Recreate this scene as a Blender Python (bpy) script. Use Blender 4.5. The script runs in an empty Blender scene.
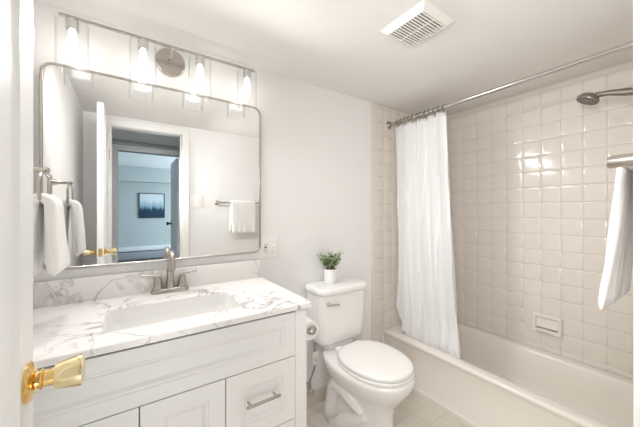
import bpy, bmesh, math, random
from mathutils import Vector, Matrix, noise
random.seed(7)
S = bpy.context.scene
COL = S.collection
PI = math.pi

# ------------------------------------------------------------------ camera, world, light, exposure
CAM_H = 1.294
cd = bpy.data.cameras.new('camera')
cam = bpy.data.objects.new('camera', cd)
COL.objects.link(cam)
cd.sensor_width = 36.0
cd.lens = 281.0 / 640.0 * 36.0
cd.clip_start = 0.01
cd.shift_y = -0.0025
cam.location = (0, 0, CAM_H)
cam.rotation_euler = (math.radians(90), 0, math.radians(55.6 - 90))
S.camera = cam

w = bpy.data.worlds.new('world')
S.world = w
w.use_nodes = True
bg = w.node_tree.nodes['Background']
bg.inputs['Color'].default_value = (0.35, 0.62, 1.0, 1)
bg.inputs['Strength'].default_value = 1.0

S.view_settings.view_transform = 'Standard'
S.view_settings.look = 'None'
S.view_settings.gamma = 1
S.view_settings.use_curve_mapping = False
S.view_settings.exposure = 0.60
S.cycles.use_denoising = True
S.cycles.max_bounces = 14
S.cycles.diffuse_bounces = 8
S.cycles.glossy_bounces = 6
S.cycles.transparent_max_bounces = 24
S.cycles.sample_clamp_indirect = 6.0

BULB = 9.0        # emission of the four vanity bulb envelopes
TUB_FILL = 5.4      # added fill lamp aimed at the tub (W)
BULB_FILL = 7.8        # added forward spot at each of the four bulbs (W)
DOOR_FILL = 3.0       # added fill lamp low behind the open doorway (W)
DAY = 95.0        # daylight through the far room's window

def area(name, loc, rot, sx, sy, power, col):
    l = bpy.data.lights.new(name, 'AREA')
    l.shape = 'RECTANGLE'; l.size = sx; l.size_y = sy; l.energy = power; l.color = col
    o = bpy.data.objects.new(name, l); COL.objects.link(o)
    o.location = loc; o.rotation_euler = rot
    return o
# daylight outside the far room's window (east side), shining west
area('window_daylight', (2.95, -4.0, 1.5), (0, math.radians(90), 0), 1.3, 1.7, DAY, (0.80, 0.93, 1.0))

# added soft fill lamp behind the lower doorway, below the mirror's view
area('doorway_fill', (.17, -.25, .42), (math.radians(90), 0, 0), .52, .66, DOOR_FILL, (1.0, 0.97, 0.93))

# added fill lamp beside and above the camera, turned towards the tub
fl = area('tub_fill', (.16, .08, 1.62), Vector((1, .30, -.22)).to_track_quat('-Z', 'Y').to_euler(), .26, .26, TUB_FILL, (1.0, .985, .965))
fl.data.spread = math.radians(116)

# ------------------------------------------------------------------ materials
def _mat(name):
    m = bpy.data.materials.new(name); m.use_nodes = True
    nt = m.node_tree
    return m, nt, nt.nodes['Principled BSDF']

def N(nt, typ, **kw):
    n = nt.nodes.new(typ)
    for k, v in kw.items():
        setattr(n, k, v)
    return n

def mat(name, col, rough=0.5, metal=0.0, bump=0.0, bscale=80.0, var=0.0, vscale=4.0, coat=0.0, spec=0.5, sheen=0.0):
    m, nt, p = _mat(name)
    p.inputs['Base Color'].default_value = (*col, 1)
    p.inputs['Roughness'].default_value = rough
    p.inputs['Metallic'].default_value = metal
    p.inputs['Coat Weight'].default_value = coat
    p.inputs['Specular IOR Level'].default_value = spec
    if sheen: p.inputs['Sheen Weight'].default_value = sheen
    tc = N(nt, 'ShaderNodeTexCoord')
    if var:
        nz = N(nt, 'ShaderNodeTexNoise'); nz.inputs['Scale'].default_value = vscale
        nz.inputs['Detail'].default_value = 4
        nt.links.new(tc.outputs['Object'], nz.inputs['Vector'])
        mx = N(nt, 'ShaderNodeMix', data_type='RGBA')
        mx.inputs['A'].default_value = (*[c * (1 - var) for c in col], 1)
        mx.inputs['B'].default_value = (*[min(1, c * (1 + var)) for c in col], 1)
        nt.links.new(nz.outputs['Fac'], mx.inputs['Factor'])
        nt.links.new(mx.outputs['Result'], p.inputs['Base Color'])
    if bump:
        nb = N(nt, 'ShaderNodeTexNoise'); nb.inputs['Scale'].default_value = bscale
        nb.inputs['Detail'].default_value = 3
        nt.links.new(tc.outputs['Object'], nb.inputs['Vector'])
        b = N(nt, 'ShaderNodeBump'); b.inputs['Strength'].default_value = bump
        b.inputs['Distance'].default_value = 0.002
        nt.links.new(nb.outputs['Fac'], b.inputs['Height'])
        nt.links.new(b.outputs['Normal'], p.inputs['Normal'])
    return m

def emit(name, col, s):
    m = bpy.data.materials.new(name); m.use_nodes = True
    nt = m.node_tree; nt.nodes.clear()
    e = N(nt, 'ShaderNodeEmission'); e.inputs[0].default_value = (*col, 1); e.inputs[1].default_value = s
    o = N(nt, 'ShaderNodeOutputMaterial'); nt.links.new(e.outputs[0], o.inputs[0])
    return m

def thin_glass(name, tint=(0.985, 0.988, 0.988), base=0.02, gain=0.6, edge=0.45):
    m = bpy.data.materials.new(name); m.use_nodes = True
    nt = m.node_tree; nt.nodes.clear()
    t = N(nt, 'ShaderNodeBsdfTransparent'); t.inputs[0].default_value = (*tint, 1)
    g = N(nt, 'ShaderNodeBsdfGlossy'); g.inputs['Roughness'].default_value = 0.03
    g.inputs['Color'].default_value = (0.95, 0.96, 0.96, 1)
    lw = N(nt, 'ShaderNodeLayerWeight'); lw.inputs['Blend'].default_value = 0.35
    pw = N(nt, 'ShaderNodeMath', operation='POWER'); pw.inputs[1].default_value = 4.0
    mu = N(nt, 'ShaderNodeMath', operation='MULTIPLY_ADD'); mu.inputs[1].default_value = gain; mu.inputs[2].default_value = base
    mx = N(nt, 'ShaderNodeMixShader'); o = N(nt, 'ShaderNodeOutputMaterial')
    cm = N(nt, 'ShaderNodeMix', data_type='RGBA'); cm.inputs['A'].default_value = (*tint, 1); cm.inputs['B'].default_value = (*[c * edge for c in tint], 1)
    p3 = N(nt, 'ShaderNodeMath', operation='POWER'); p3.inputs[1].default_value = 5.0
    nt.links.new(lw.outputs['Facing'], p3.inputs[0]); nt.links.new(p3.outputs[0], cm.inputs['Factor']); nt.links.new(cm.outputs['Result'], t.inputs[0])
    nt.links.new(lw.outputs['Facing'], pw.inputs[0]); nt.links.new(pw.outputs[0], mu.inputs[0])
    nt.links.new(mu.outputs[0], mx.inputs[0]); nt.links.new(t.outputs[0], mx.inputs[1])
    nt.links.new(g.outputs[0], mx.inputs[2]); nt.links.new(mx.outputs[0], o.inputs[0])
    return m

def marble(name):
    m, nt, p = _mat(name)
    tc = N(nt, 'ShaderNodeTexCoord')
    mp = N(nt, 'ShaderNodeMapping'); mp.inputs['Rotation'].default_value = (0.3, 0.2, 0.7)
    mp.inputs['Location'].default_value = (1.3, 0.4, 0.2)
    nt.links.new(tc.outputs['Object'], mp.inputs['Vector'])
    def vein(scale, width, dist, det):
        n = N(nt, 'ShaderNodeTexNoise'); n.inputs['Scale'].default_value = scale
        n.inputs['Detail'].default_value = det; n.inputs['Distortion'].default_value = dist
        nt.links.new(mp.outputs[0], n.inputs['Vector'])
        s = N(nt, 'ShaderNodeMath', operation='SUBTRACT'); s.inputs[1].default_value = 0.5
        a = N(nt, 'ShaderNodeMath', operation='ABSOLUTE')
        r = N(nt, 'ShaderNodeMapRange'); r.inputs['From Min'].default_value = 0; r.inputs['From Max'].default_value = width
        r.inputs['To Min'].default_value = 1; r.inputs['To Max'].default_value = 0
        nt.links.new(n.outputs['Fac'], s.inputs[0]); nt.links.new(s.outputs[0], a.inputs[0]); nt.links.new(a.outputs[0], r.inputs['Value'])
        return r.outputs['Result']
    v1 = vein(2.6, 0.022, 1.4, 6)
    v2 = vein(5.0, 0.030, 1.2, 6)
    # large patches where veins gather
    pn = N(nt, 'ShaderNodeTexNoise'); pn.inputs['Scale'].default_value = 3.1; pn.inputs['Detail'].default_value = 2
    nt.links.new(mp.outputs[0], pn.inputs['Vector'])
    pr = N(nt, 'ShaderNodeMapRange'); pr.inputs['From Min'].default_value = 0.46; pr.inputs['From Max'].default_value = 0.66
    nt.links.new(pn.outputs['Fac'], pr.inputs['Value'])
    a = N(nt, 'ShaderNodeMath', operation='MULTIPLY'); nt.links.new(v2, a.inputs[0]); nt.links.new(pr.outputs['Result'], a.inputs[1])
    b = N(nt, 'ShaderNodeMath', operation='MULTIPLY_ADD'); b.inputs[1].default_value = 0.72
    pr2 = N(nt, 'ShaderNodeMapRange'); pr2.inputs['From Min'].default_value = 0.4; pr2.inputs['From Max'].default_value = 0.6
    nt.links.new(pn.outputs['Fac'], pr2.inputs['Value'])
    c = N(nt, 'ShaderNodeMath', operation='MULTIPLY'); nt.links.new(v1, c.inputs[0]); nt.links.new(pr2.outputs['Result'], c.inputs[1])
    nt.links.new(c.outputs[0], b.inputs[0]); nt.links.new(a.outputs[0], b.inputs[2])
    b.use_clamp = True
    mx = N(nt, 'ShaderNodeMix', data_type='RGBA')
    mx.inputs['A'].default_value = (0.87, 0.855, 0.845, 1)
    mx.inputs['B'].default_value = (0.40, 0.36, 0.385, 1)
    nt.links.new(b.outputs[0], mx.inputs['Factor'])
    nt.links.new(mx.outputs['Result'], p.inputs['Base Color'])
    p.inputs['Roughness'].default_value = 0.16
    return m

def floor_tile(name):
    m, nt, p = _mat(name)
    tc = N(nt, 'ShaderNodeTexCoord')
    mp = N(nt, 'ShaderNodeMapping'); mp.inputs['Location'].default_value = (0.02, 0.028, 0)
    br = N(nt, 'ShaderNodeTexBrick'); br.offset = 0.0; br.squash = 1.0
    br.inputs['Scale'].default_value = 1.0
    br.inputs['Brick Width'].default_value = 0.118; br.inputs['Row Height'].default_value = 0.118
    br.inputs['Mortar Size'].default_value = 0.0022; br.inputs['Mortar Smooth'].default_value = 0.2
    br.inputs['Color1'].default_value = (0.76, 0.71, 0.65, 1)
    br.inputs['Color2'].default_value = (0.73, 0.68, 0.615, 1)
    br.inputs['Mortar'].default_value = (0.60, 0.545, 0.48, 1)
    nt.links.new(tc.outputs['Object'], mp.inputs[0]); nt.links.new(mp.outputs[0], br.inputs['Vector'])
    nz = N(nt, 'ShaderNodeTexNoise'); nz.inputs['Scale'].default_value = 22; nz.inputs['Detail'].default_value = 5
    nt.links.new(tc.outputs['Object'], nz.inputs['Vector'])
    mr = N(nt, 'ShaderNodeMapRange'); mr.inputs['To Min'].default_value = 0.9; mr.inputs['To Max'].default_value = 1.08
    nt.links.new(nz.outputs['Fac'], mr.inputs['Value'])
    mx = N(nt, 'ShaderNodeMix', data_type='RGBA', blend_type='MULTIPLY'); mx.inputs['Factor'].default_value = 1
    nt.links.new(br.outputs['Color'], mx.inputs['A']); nt.links.new(mr.outputs['Result'], mx.inputs['B'])
    nt.links.new(mx.outputs['Result'], p.inputs['Base Color'])
    b = N(nt, 'ShaderNodeBump'); b.inputs['Strength'].default_value = 0.5; b.inputs['Distance'].default_value = 0.002; b.invert = True
    nt.links.new(br.outputs['Fac'], b.inputs['Height']); nt.links.new(b.outputs['Normal'], p.inputs['Normal'])
    p.inputs['Roughness'].default_value = 0.35
    return m

def forest_print(name):
    # misty tree line: pale sky above, dark blue crowns below (object Z runs 0..1 up the print)
    m, nt, p = _mat(name)
    tc = N(nt, 'ShaderNodeTexCoord')
    sp = N(nt, 'ShaderNodeSeparateXYZ'); nt.links.new(tc.outputs['Object'], sp.inputs[0])
    nz = N(nt, 'ShaderNodeTexNoise'); nz.noise_dimensions = '1D'; nz.inputs['Scale'].default_value = 22; nz.inputs['Detail'].default_value = 6
    nt.links.new(sp.outputs['X'], nz.inputs['W'])
    ml = N(nt, 'ShaderNodeMath', operation='MULTIPLY_ADD'); ml.inputs[1].default_value = -0.30
    nt.links.new(nz.outputs['Fac'], ml.inputs[0]); nt.links.new(sp.outputs['Z'], ml.inputs[2])
    r = N(nt, 'ShaderNodeValToRGB')
    e = r.color_ramp.elements
    e[0].position = 0.0; e[0].color = (0.01, 0.035, 0.075, 1)
    e[1].position = 0.30; e[1].color = (0.62, 0.68, 0.72, 1)
    x = r.color_ramp.elements.new(0.07); x.color = (0.015, 0.06, 0.11, 1)
    x = r.color_ramp.elements.new(0.12); x.color = (0.20, 0.34, 0.42, 1)
    nt.links.new(ml.outputs[0], r.inputs[0]); nt.links.new(r.outputs[0], p.inputs['Base Color'])
    p.inputs['Roughness'].default_value = 0.6
    return m

M = {}
M['wall'] = mat('wall paint', (0.84, 0.835, 0.83), 0.75, bump=0.06, bscale=120)
M['dimmed_wall'] = mat('alcove paint', (0.72, 0.685, 0.64), 0.75, bump=0.06, bscale=120)  # wall paint darkened to offset the added fill light on the east wall
M['ceil'] = mat('ceiling paint', (0.82, 0.80, 0.78), 0.8, bump=0.05, bscale=90)
M['trim'] = mat('white trim paint', (0.84, 0.835, 0.82), 0.35)
M['door'] = mat('door paint', (0.83, 0.83, 0.82), 0.32)
M['cab'] = mat('cabinet lacquer', (0.83, 0.825, 0.815), 0.33, var=0.01)
M['gap_shade'] = mat('cabinet gap shade', (0.10, 0.09, 0.08), 0.8)  # dark tone painted for the shade in the cabinet gaps
M['marble'] = marble('white marble')
M['porcelain'] = mat('white porcelain', (0.86, 0.855, 0.845), 0.09, coat=0.5)
M['seat'] = mat('toilet seat plastic', (0.87, 0.865, 0.85), 0.2)
M['tub'] = mat('almond tub enamel', (0.83, 0.785, 0.73), 0.14, coat=0.4)
M['tile'] = mat('almond glazed tile', (0.745, 0.70, 0.645), 0.10, var=0.02, vscale=9, coat=0.6)
M['grout'] = mat('grout', (0.70, 0.655, 0.60), 0.85)
M['floor'] = floor_tile('beige floor tile')
M['basetile'] = mat('base tile', (0.70, 0.63, 0.55), 0.3)
M['nickel'] = mat('brushed nickel', (0.50, 0.465, 0.43), 0.26, metal=1, bump=0.05, bscale=300)
M['nickel_dark'] = mat('satin nickel', (0.36, 0.325, 0.29), 0.3, metal=1)
M['chrome'] = mat('chrome', (0.74, 0.73, 0.72), 0.10, metal=1)
M['rod'] = mat('rod chrome', (0.62, 0.60, 0.58), 0.14, metal=1)
M['brass'] = mat('polished brass', (0.86, 0.60, 0.24), 0.13, metal=1)
M['brass_pale'] = mat('pale brass', (0.90, 0.76, 0.46), 0.16, metal=1)
M['mirror'] = mat('mirror silver', (0.90, 0.905, 0.90), 0.005, metal=1)
M['glass'] = thin_glass('clear glass')
M['bulb'] = emit('lit bulb', (1.0, 0.95, 0.88), BULB)
M['curtain'] = mat('white curtain cloth', (0.80, 0.80, 0.805), 0.8, bump=0.12, bscale=240)
M['towel'] = mat('white terry', (0.87, 0.86, 0.84), 0.95, bump=0.9, bscale=420, sheen=0.4)
M['pot'] = mat('white ceramic pot', (0.84, 0.84, 0.83), 0.3)
M['leaf'] = mat('leaf green', (0.15, 0.235, 0.09), 0.5, var=0.5, vscale=60)
M['leaf_pale'] = mat('pale leaf', (0.42, 0.48, 0.32), 0.5, var=0.3, vscale=60)
M['stem'] = mat('stem', (0.16, 0.20, 0.08), 0.6)
M['soil'] = mat('soil', (0.06, 0.045, 0.03), 0.95)
M['plate'] = mat('white plate plastic', (0.86, 0.85, 0.83), 0.3)
M['slot'] = mat('dark slot', (0.03, 0.03, 0.03), 0.6)
M['duct'] = mat('dark duct', (0.035, 0.028, 0.022), 0.8)
M['vent'] = mat('vent plastic', (0.82, 0.805, 0.765), 0.4)
M['paper'] = mat('toilet paper', (0.87, 0.86, 0.85), 0.95, bump=0.3, bscale=200)
M['card'] = mat('cardboard core', (0.30, 0.22, 0.15), 0.9)
M['hose'] = mat('braided hose', (0.45, 0.44, 0.43), 0.35, metal=1, bump=0.6, bscale=500)
M['tag'] = mat('paper tag', (0.84, 0.83, 0.80), 0.8)
M['hallwall'] = mat('far wall paint', (0.47, 0.51, 0.51), 0.8)
M['halltrim'] = mat('far trim', (0.78, 0.80, 0.82), 0.45)
M['hallceil'] = mat('far ceiling', (0.84, 0.85, 0.85), 0.9)
M['carpet'] = mat('grey carpet', (0.30, 0.31, 0.32), 0.98, bump=0.8, bscale=300, var=0.15, vscale=30)
M['black'] = mat('black metal', (0.025, 0.025, 0.03), 0.35, metal=0.6)
M['frameblack'] = mat('black frame', (0.03, 0.035, 0.045), 0.4)
M['print'] = forest_print('forest print')
M['greyrad'] = mat('grey heater front', (0.33, 0.35, 0.37), 0.6)
M['drain'] = M['chrome']

# ------------------------------------------------------------------ mesh helpers
class B:
    """collects shapes in one bmesh"""
    def __init__(s): s.bm = bmesh.new()
    def box(s, x0, x1, y0, y1, z0, z1, bev=0.0, seg=2):
        r = bmesh.ops.create_cube(s.bm, size=1)
        vs = r['verts']
        for v in vs:
            v.co.x = x0 + (v.co.x + .5) * (x1 - x0); v.co.y = y0 + (v.co.y + .5) * (y1 - y0); v.co.z = z0 + (v.co.z + .5) * (z1 - z0)
        if bev:
            es = list({e for v in vs for e in v.link_edges})
            bmesh.ops.bevel(s.bm, geom=es, offset=bev, segments=seg, profile=.5, affect='EDGES')
        return s
    def loft(s, rings, cap0=True, cap1=True, closed=True):
        R = [[s.bm.verts.new(Vector(p)) for p in r] for r in rings]
        n = len(R[0])
        for i in range(len(R) - 1):
            for j in range(n if closed else n - 1):
                k = (j + 1) % n
                try: s.bm.faces.new((R[i][j], R[i][k], R[i + 1][k], R[i + 1][j]))
                except ValueError: pass
        if cap0 and closed: s.bm.faces.new(list(reversed(R[0])))
        if cap1 and closed: s.bm.faces.new(R[-1])
        return s
    def tube(s, pts, r, n=12, cap=True):
        pts = [Vector(p) for p in pts]
        rs = r if isinstance(r, (list, tuple)) else [r] * len(pts)
        rings = []; up = None
        for i, p in enumerate(pts):
            t = (pts[min(i + 1, len(pts) - 1)] - pts[max(i - 1, 0)]).normalized()
            if up is None:
                up = Vector((0, 0, 1)) if abs(t.z) < .9 else Vector((1, 0, 0))
            a = t.cross(up).normalized(); b = a.cross(t).normalized(); up = b
            rings.append([p + (a * math.cos(q) + b * math.sin(q)) * rs[i] for q in [2 * PI * k / n for k in range(n)]])
        return s.loft(rings, cap, cap)
    def torus(s, c, axis, R, r, n=32, m=10, a0=0, a1=2 * PI):
        c = Vector(c); axis = Vector(axis).normalized()
        u = axis.orthogonal().normalized(); v = axis.cross(u)
        rings = []
        full = abs(a1 - a0 - 2 * PI) < 1e-6
        for i in range(n + (0 if full else 1)):
            t = a0 + (a1 - a0) * i / n
            d = u * math.cos(t) + v * math.sin(t)
            rings.append([c + d * R + (d * math.cos(q) + axis * math.sin(q)) * r for q in [2 * PI * k / m for k in range(m)]])
        if full: rings.append(rings[0])
        s.loft(rings, not full, not full)
        if full: bmesh.ops.remove_doubles(s.bm, verts=s.bm.verts, dist=1e-6)
        return s
    def lathe(s, c, axis, prof, n=32):
        """prof: list of (radius, distance along axis)"""
        c = Vector(c); axis = Vector(axis).normalized()
        u = axis.orthogonal().normalized(); v = axis.cross(u)
        rings = []
        for (r, h) in prof:
            rings.append([c + axis * h + (u * math.cos(q) + v * math.sin(q)) * max(r, 1e-5) for q in [2 * PI * k / n for k in range(n)]])
        return s.loft(rings)
    def obj(s, name, m, parent=None, smooth=True, angle=35, mods=None):
        bmesh.ops.recalc_face_normals(s.bm, faces=s.bm.faces)
        me = bpy.data.meshes.new(name); s.bm.to_mesh(me); s.bm.free()
        if smooth:
            for p in me.polygons: p.use_smooth = True
            try: me.set_sharp_from_angle(angle=math.radians(angle))
            except Exception: pass
        o = bpy.data.objects.new(name, me); COL.objects.link(o)
        if isinstance(m, (list, tuple)):
            for q in m: me.materials.append(q)
        else: me.materials.append(m)
        if parent is not None:
            o.parent = parent
            o.matrix_parent_inverse = Matrix.Translation(-Vector(parent.location))
        return o

def rrect(x0, x1, y0, y1, z, r, k=6):
    """rounded rectangle ring in the XY plane"""
    pts = []
    r = min(r, (x1 - x0) / 2 - 1e-4, (y1 - y0) / 2 - 1e-4)
    for (cx, cy, a) in ((x1 - r, y1 - r, 0), (x0 + r, y1 - r, PI / 2), (x0 + r, y0 + r, PI), (x1 - r, y0 + r, 1.5 * PI)):
        for i in range(k + 1):
            t = a + PI / 2 * i / k
            pts.append((cx + r * math.cos(t), cy + r * math.sin(t), z))
    return pts

def thing(name, label, cat, loc=(0, 0, 0), group=None):
    o = bpy.data.objects.new(name, None); COL.objects.link(o)
    o.location = loc; o.empty_display_size = .05
    o['label'] = label; o['category'] = cat
    if group: o['group'] = group
    return o
def tag(o, label, cat, group=None):
    o['label'] = label; o['category'] = cat
    if group: o['group'] = group
    return o
def struct(o, label=None):
    o['kind'] = 'structure'
    if label: o['label'] = label
    return o

# ------------------------------------------------------------------ dimensions
NY = 1.584      # mirror wall
SY = 0.045      # door wall, bathroom face
WX = -0.31      # towel-ring wall
EX = 2.362      # long tiled wall
H = 2.15
TUBX = 1.70     # front of tub
RIM = 0.345
TILE = 0.1085
TILETOP = 2.117
OX0, OX1, OZ = -0.128, 0.447, 2.06    # bathroom doorway

# ------------------------------------------------------------------ room shell
b = B().box(WX - .12, EX + .12, SY - .12, NY + .12, -.12, 0)
struct(b.obj('floor', M['floor'], smooth=False), 'bathroom floor of square beige tiles')
b = B()
VX0, VX1, VY0, VY1 = 1.005, 1.185, .715, .915
for (x0, x1, y0, y1) in ((WX - .12, VX0, SY - .12, NY + .12), (VX1, EX + .12, SY - .12, NY + .12), (VX0, VX1, SY - .12, VY0), (VX0, VX1, VY1, NY + .12)):
    b.box(x0, x1, y0, y1, H, H + .1)
struct(b.obj('ceiling', M['ceil'], smooth=False), 'smooth white bathroom ceiling')
wn = struct(B().box(WX - .12, EX + .12, NY, NY + .12, 0, H).obj('wall_north', M['wall'], smooth=False), 'off-white painted wall behind mirror and toilet')
ww = struct(B().box(WX - .12, WX, SY - .12, NY, 0, H).obj('wall_west', M['wall'], smooth=False), 'off-white painted wall behind towel ring')
we = struct(B().box(EX, EX + .12, SY - .12, NY, 0, H).obj('wall_east', M['dimmed_wall'], smooth=False), 'long wall behind bathtub, tiled nearly to the ceiling')
b = B()
JT = .018
b.box(WX, OX0 - JT, SY - .12, SY, 0, H).box(OX1 + JT, EX, SY - .12, SY, 0, H).box(OX0 - JT, OX1 + JT, SY - .12, SY, OZ + JT, H)
ws = struct(b.obj('wall_south', M['wall'], smooth=False), 'off-white wall with the doorway, seen in the mirror')

def tile_field(axis, pos, sgn, u0, u1, v0, v1, ua, va):
    """pillowed tiles as relief on a plane; axis 'x': plane x=pos, u=y. ua, va: grid anchors"""
    b = B()
    def P(u, v, h):
        return (pos + sgn * h, u, v) if axis == 'x' else (u, pos + sgn * h, v)
    g = .0011
    iu0 = math.floor((u0 - ua) / TILE); iu1 = math.ceil((u1 - ua) / TILE)
    iv0 = math.floor((v0 - va) / TILE); iv1 = math.ceil((v1 - va) / TILE)
    for i in range(iu0, iu1):
        for j in range(iv0, iv1):
            a0 = max(u0, ua + i * TILE) + g; a1 = min(u1, ua + (i + 1) * TILE) - g
            c0 = max(v0, va + j * TILE) + g; c1 = min(v1, va + (j + 1) * TILE) - g
            if a1 - a0 < .012 or c1 - c0 < .012: continue
            tl = random.uniform(-.0003, .0003); tm = random.uniform(-.0003, .0003)
            rings = []
            for ins, h in ((0, .0035), (.0006, .0058), (.0022, .0073), (.005, .0081), (.010, .0084), (.020, .0085)):
                ins = min(ins, (a1 - a0) / 2 - .001, (c1 - c0) / 2 - .001)
                rings.append([P(u, v, h + (tl * s1 + tm * s2 if h > .0036 else 0)) for (u, v, s1, s2) in
                              ((a0 + ins, c0 + ins, -1, -1), (a1 - ins, c0 + ins, 1, -1), (a1 - ins, c1 - ins, 1, 1), (a0 + ins, c1 - ins, -1, 1))])
            b.loft(rings, False, True)
    return b
def grout_slab(axis, pos, sgn, u0, u1, v0, v1, parent):
    b = B()
    if axis == 'x': b.box(min(pos, pos + sgn * .004), max(pos, pos + sgn * .004), u0, u1, v0, v1)
    else: b.box(u0, u1, min(pos, pos + sgn * .004), max(pos, pos + sgn * .004), v0, v1)
    return b.obj('grout', M['grout'], parent, smooth=False)
def tiles(axis, pos, sgn, u0, u1, v0, v1, ua, va, parent):
    tile_field(axis, pos, sgn, u0, u1, v0, v1, ua, va).obj('tile_panel', M['tile'], parent, angle=80)
    grout_slab(axis, pos, sgn, u0 + .003, u1 - .003, v0, v1 - .003, parent)
tiles('x', EX, -1, SY + .009, NY - .009, RIM + .001, TILETOP, .631, TILETOP, we)
tiles('y', NY, -1, TUBX + .0, EX, RIM + .001, H - .002, TUBX - .012, TILETOP, wn)
tiles('y', NY, -1, 1.567, TUBX, .012, H - .002, TUBX - .012, TILETOP, wn)
tiles('y', SY, 1, TUBX + .0, EX, RIM + .001, TILETOP, TUBX - .012, TILETOP, ws)
# bullnose strip at the tile edge by the toilet
# baseboard of tile behind the toilet
struct(B().box(.645, 1.562, NY - .010, NY, 0, .10, .003).obj('baseboard_north', M['basetile']), 'low beige tile baseboard behind toilet')
struct(B().box(OX1 + .085, TUBX - .003, SY, SY + .010, 0, .10, .003).obj('baseboard_south', M['basetile']), 'low beige tile baseboard beside doorway')
struct(B().box(WX, WX + .010, SY + .002, 1.02, 0, .10, .003).obj('baseboard_west', M['basetile']), 'low beige tile baseboard on towel-ring wall')

# door frame: jambs, stops and casings of the bathroom doorway
def casing(b, x0, x1, z1, y0, y1, wd, sgn):
    """flat moulded casing around an opening; sgn: side of the wall it sits on"""
    ya, yb = (y0, y0 + sgn * .0145)
    yc = y0 + sgn * .019
    lo, hi = min(ya, yb), max(ya, yb)
    b.box(x0 - wd, x0, lo, hi, 0, z1 + wd, .002).box(x1, x1 + wd, lo, hi, 0, z1 + wd, .002).box(x0, x1, lo, hi, z1, z1 + wd, .002)
    lo, hi = min(ya, yc), max(ya, yc)
    b.box(x0 - wd, x0 - wd + .018, lo, hi, 0, z1 + wd, .003).box(x1 + wd - .018, x1 + wd, lo, hi, 0, z1 + wd, .003).box(x0 - wd + .018, x1 + wd - .018, lo, hi, z1 + wd - .018, z1 + wd, .003)
b = B()
b.box(OX0 - JT, OX0, SY - .12, SY, 0, OZ + JT, .001).box(OX1, OX1 + JT, SY - .12, SY, 0, OZ + JT, .001).box(OX0, OX1, SY - .12, SY, OZ, OZ + JT, .001)
b.box(OX0, OX0 + .010, SY - .075, SY - .04, 0, OZ, .002).box(OX1 - .010, OX1, SY - .075, SY - .04, 0, OZ, .002)
casing(b, OX0 - .004, OX1 + .004, OZ + .004, SY, None, .060, 1)
casing(b, OX0 - .004, OX1 + .004, OZ + .004, SY - .12, None, .060, -1)
tr1 = struct(b.obj('trim_1', M['trim']), 'white jamb and casing around the bathroom doorway')

# bathroom door, open at a right angle into the room
DXF, DXB, DY0, DY1 = -.136, -.174, SY + .022, .690
b = B()
b.box(DXB + .0, DXF, DY0, DY1, .012, 2.05, .0015)
d1 = struct(b.obj('door_1', M['door']), 'white panelled bathroom door standing open')
# raised panels with moulding on both faces
def panel_ring(b, X, sg, y0, y1, z0, z1):
    prof = ((0, 0), (.004, .006), (.012, .007), (.020, .003), (.026, .001))
    rings = []
    for ins, h in prof:
        rings.append([(X + sg * h, y0 + ins, z0 + ins), (X + sg * h, y1 - ins, z0 + ins), (X + sg * h, y1 - ins, z1 - ins), (X + sg * h, y0 + ins, z1 - ins)])
    rings.append([(X + sg * .0005, p[1] + (.002 if p[1] < (y0 + y1) / 2 else -.002), p[2]) for p in rings[-1]])
    b.loft(rings, True, True)
for X, sg in ((DXF, 1), (DXB, -1)):
    for (z0, z1) in ((.20, .86), (.955, 1.93)):
        b = B(); panel_ring(b, X, sg, DY0 + .10, DY1 - .095, z0, z1)
        b.obj('panel_moulding', M['door'], d1, angle=25)
KZ, KY = 1.014, .652
def door_knob(X, sg, parent, mt1, mt2):
    b = B()
    b.lathe((X, KY, KZ), (sg, 0, 0), [(.0, 0), (.031, 0), (.032, .003), (.029, .006), (.023, .008), (.014, .011), (.013, .015)], 40)
    r = b.obj('rosette', mt1, parent)
    b = B()
    b.lathe((X + sg * .0145, KY, KZ), (sg, 0, 0), [(.0, 0), (.0155, .0), (.0165, .003), (.0150, .0055), (.0130, .0065), (.0130, .0195)], 32)
    b.obj('knob_neck', mt1, parent)
    b = B()
    b.lathe((X + sg * .0335, KY, KZ), (sg, 0, 0), [(.0, 0), (.019, .0), (.0205, .002), (.0230, .014), (.0250, .026), (.0263, .034), (.0260, .0365), (.022, .038), (.018, .0365), (.0, .036)], 40)
    b.obj('door_knob', mt2, parent)
door_knob(DXF, 1, d1, M['brass'], M['brass_pale'])
door_knob(DXB, -1, d1, M['brass'], M['brass_pale'])
b = B(); b.box(DXB + .008, DXF - .008, DY1 - .001, DY1 + .0015, KZ - .028, KZ + .028, .0005); b.box(DXB + .013, DXF - .013, DY1, DY1 + .009, KZ - .008, KZ + .008, .002)
b.obj('latch_plate', M['brass'], d1)
for z in (.25, 1.80):
    b = B(); b.tube([(DXF + .004, DY0 - .0025, z - .045), (DXF + .004, DY0 - .0025, z + .045)], .0035, 10)
    b.obj('hinge', M['brass'], d1)

# ------------------------------------------------------------------ hall and far room beyond the doorway (seen in the mirror)
HY0, HY1 = -.97, SY - .12       # hall from door wall to next wall
HX0, HX1 = -1.3, 2.2
RX0, RX1, RY0 = -2.2, 2.8, -5.75
RH = 2.46
QX0, QX1, QZ = -.095, .575, 2.03
HH = 2.15
struct(B().box(RX0 - .1, RX1 + .1, RY0 - .1, SY - .12, -.12, 0).obj('floor', M['carpet'], smooth=False), 'grey carpet of hall and far room')
struct(B().box(HX0 - .1, HX1 + .1, HY0, SY - .12, HH, HH + .1).obj('ceiling', M['hallceil'], smooth=False), 'hall ceiling beyond the doorway')
struct(B().box(HX0 - .1, HX0, HY0, SY - .12, 0, HH).obj('wall_west', M['hallwall'], smooth=False), 'end wall of the hall')
struct(B().box(HX1, HX1 + .1, HY0, SY - .12, 0, HH).obj('wall_east', M['hallwall'], smooth=False), 'other end wall of the hall')
struct(B().box(HX0, WX - .12, HY1 + .0, HY1 + .12, 0, HH).obj('wall_north', M['hallwall'], smooth=False))
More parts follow.
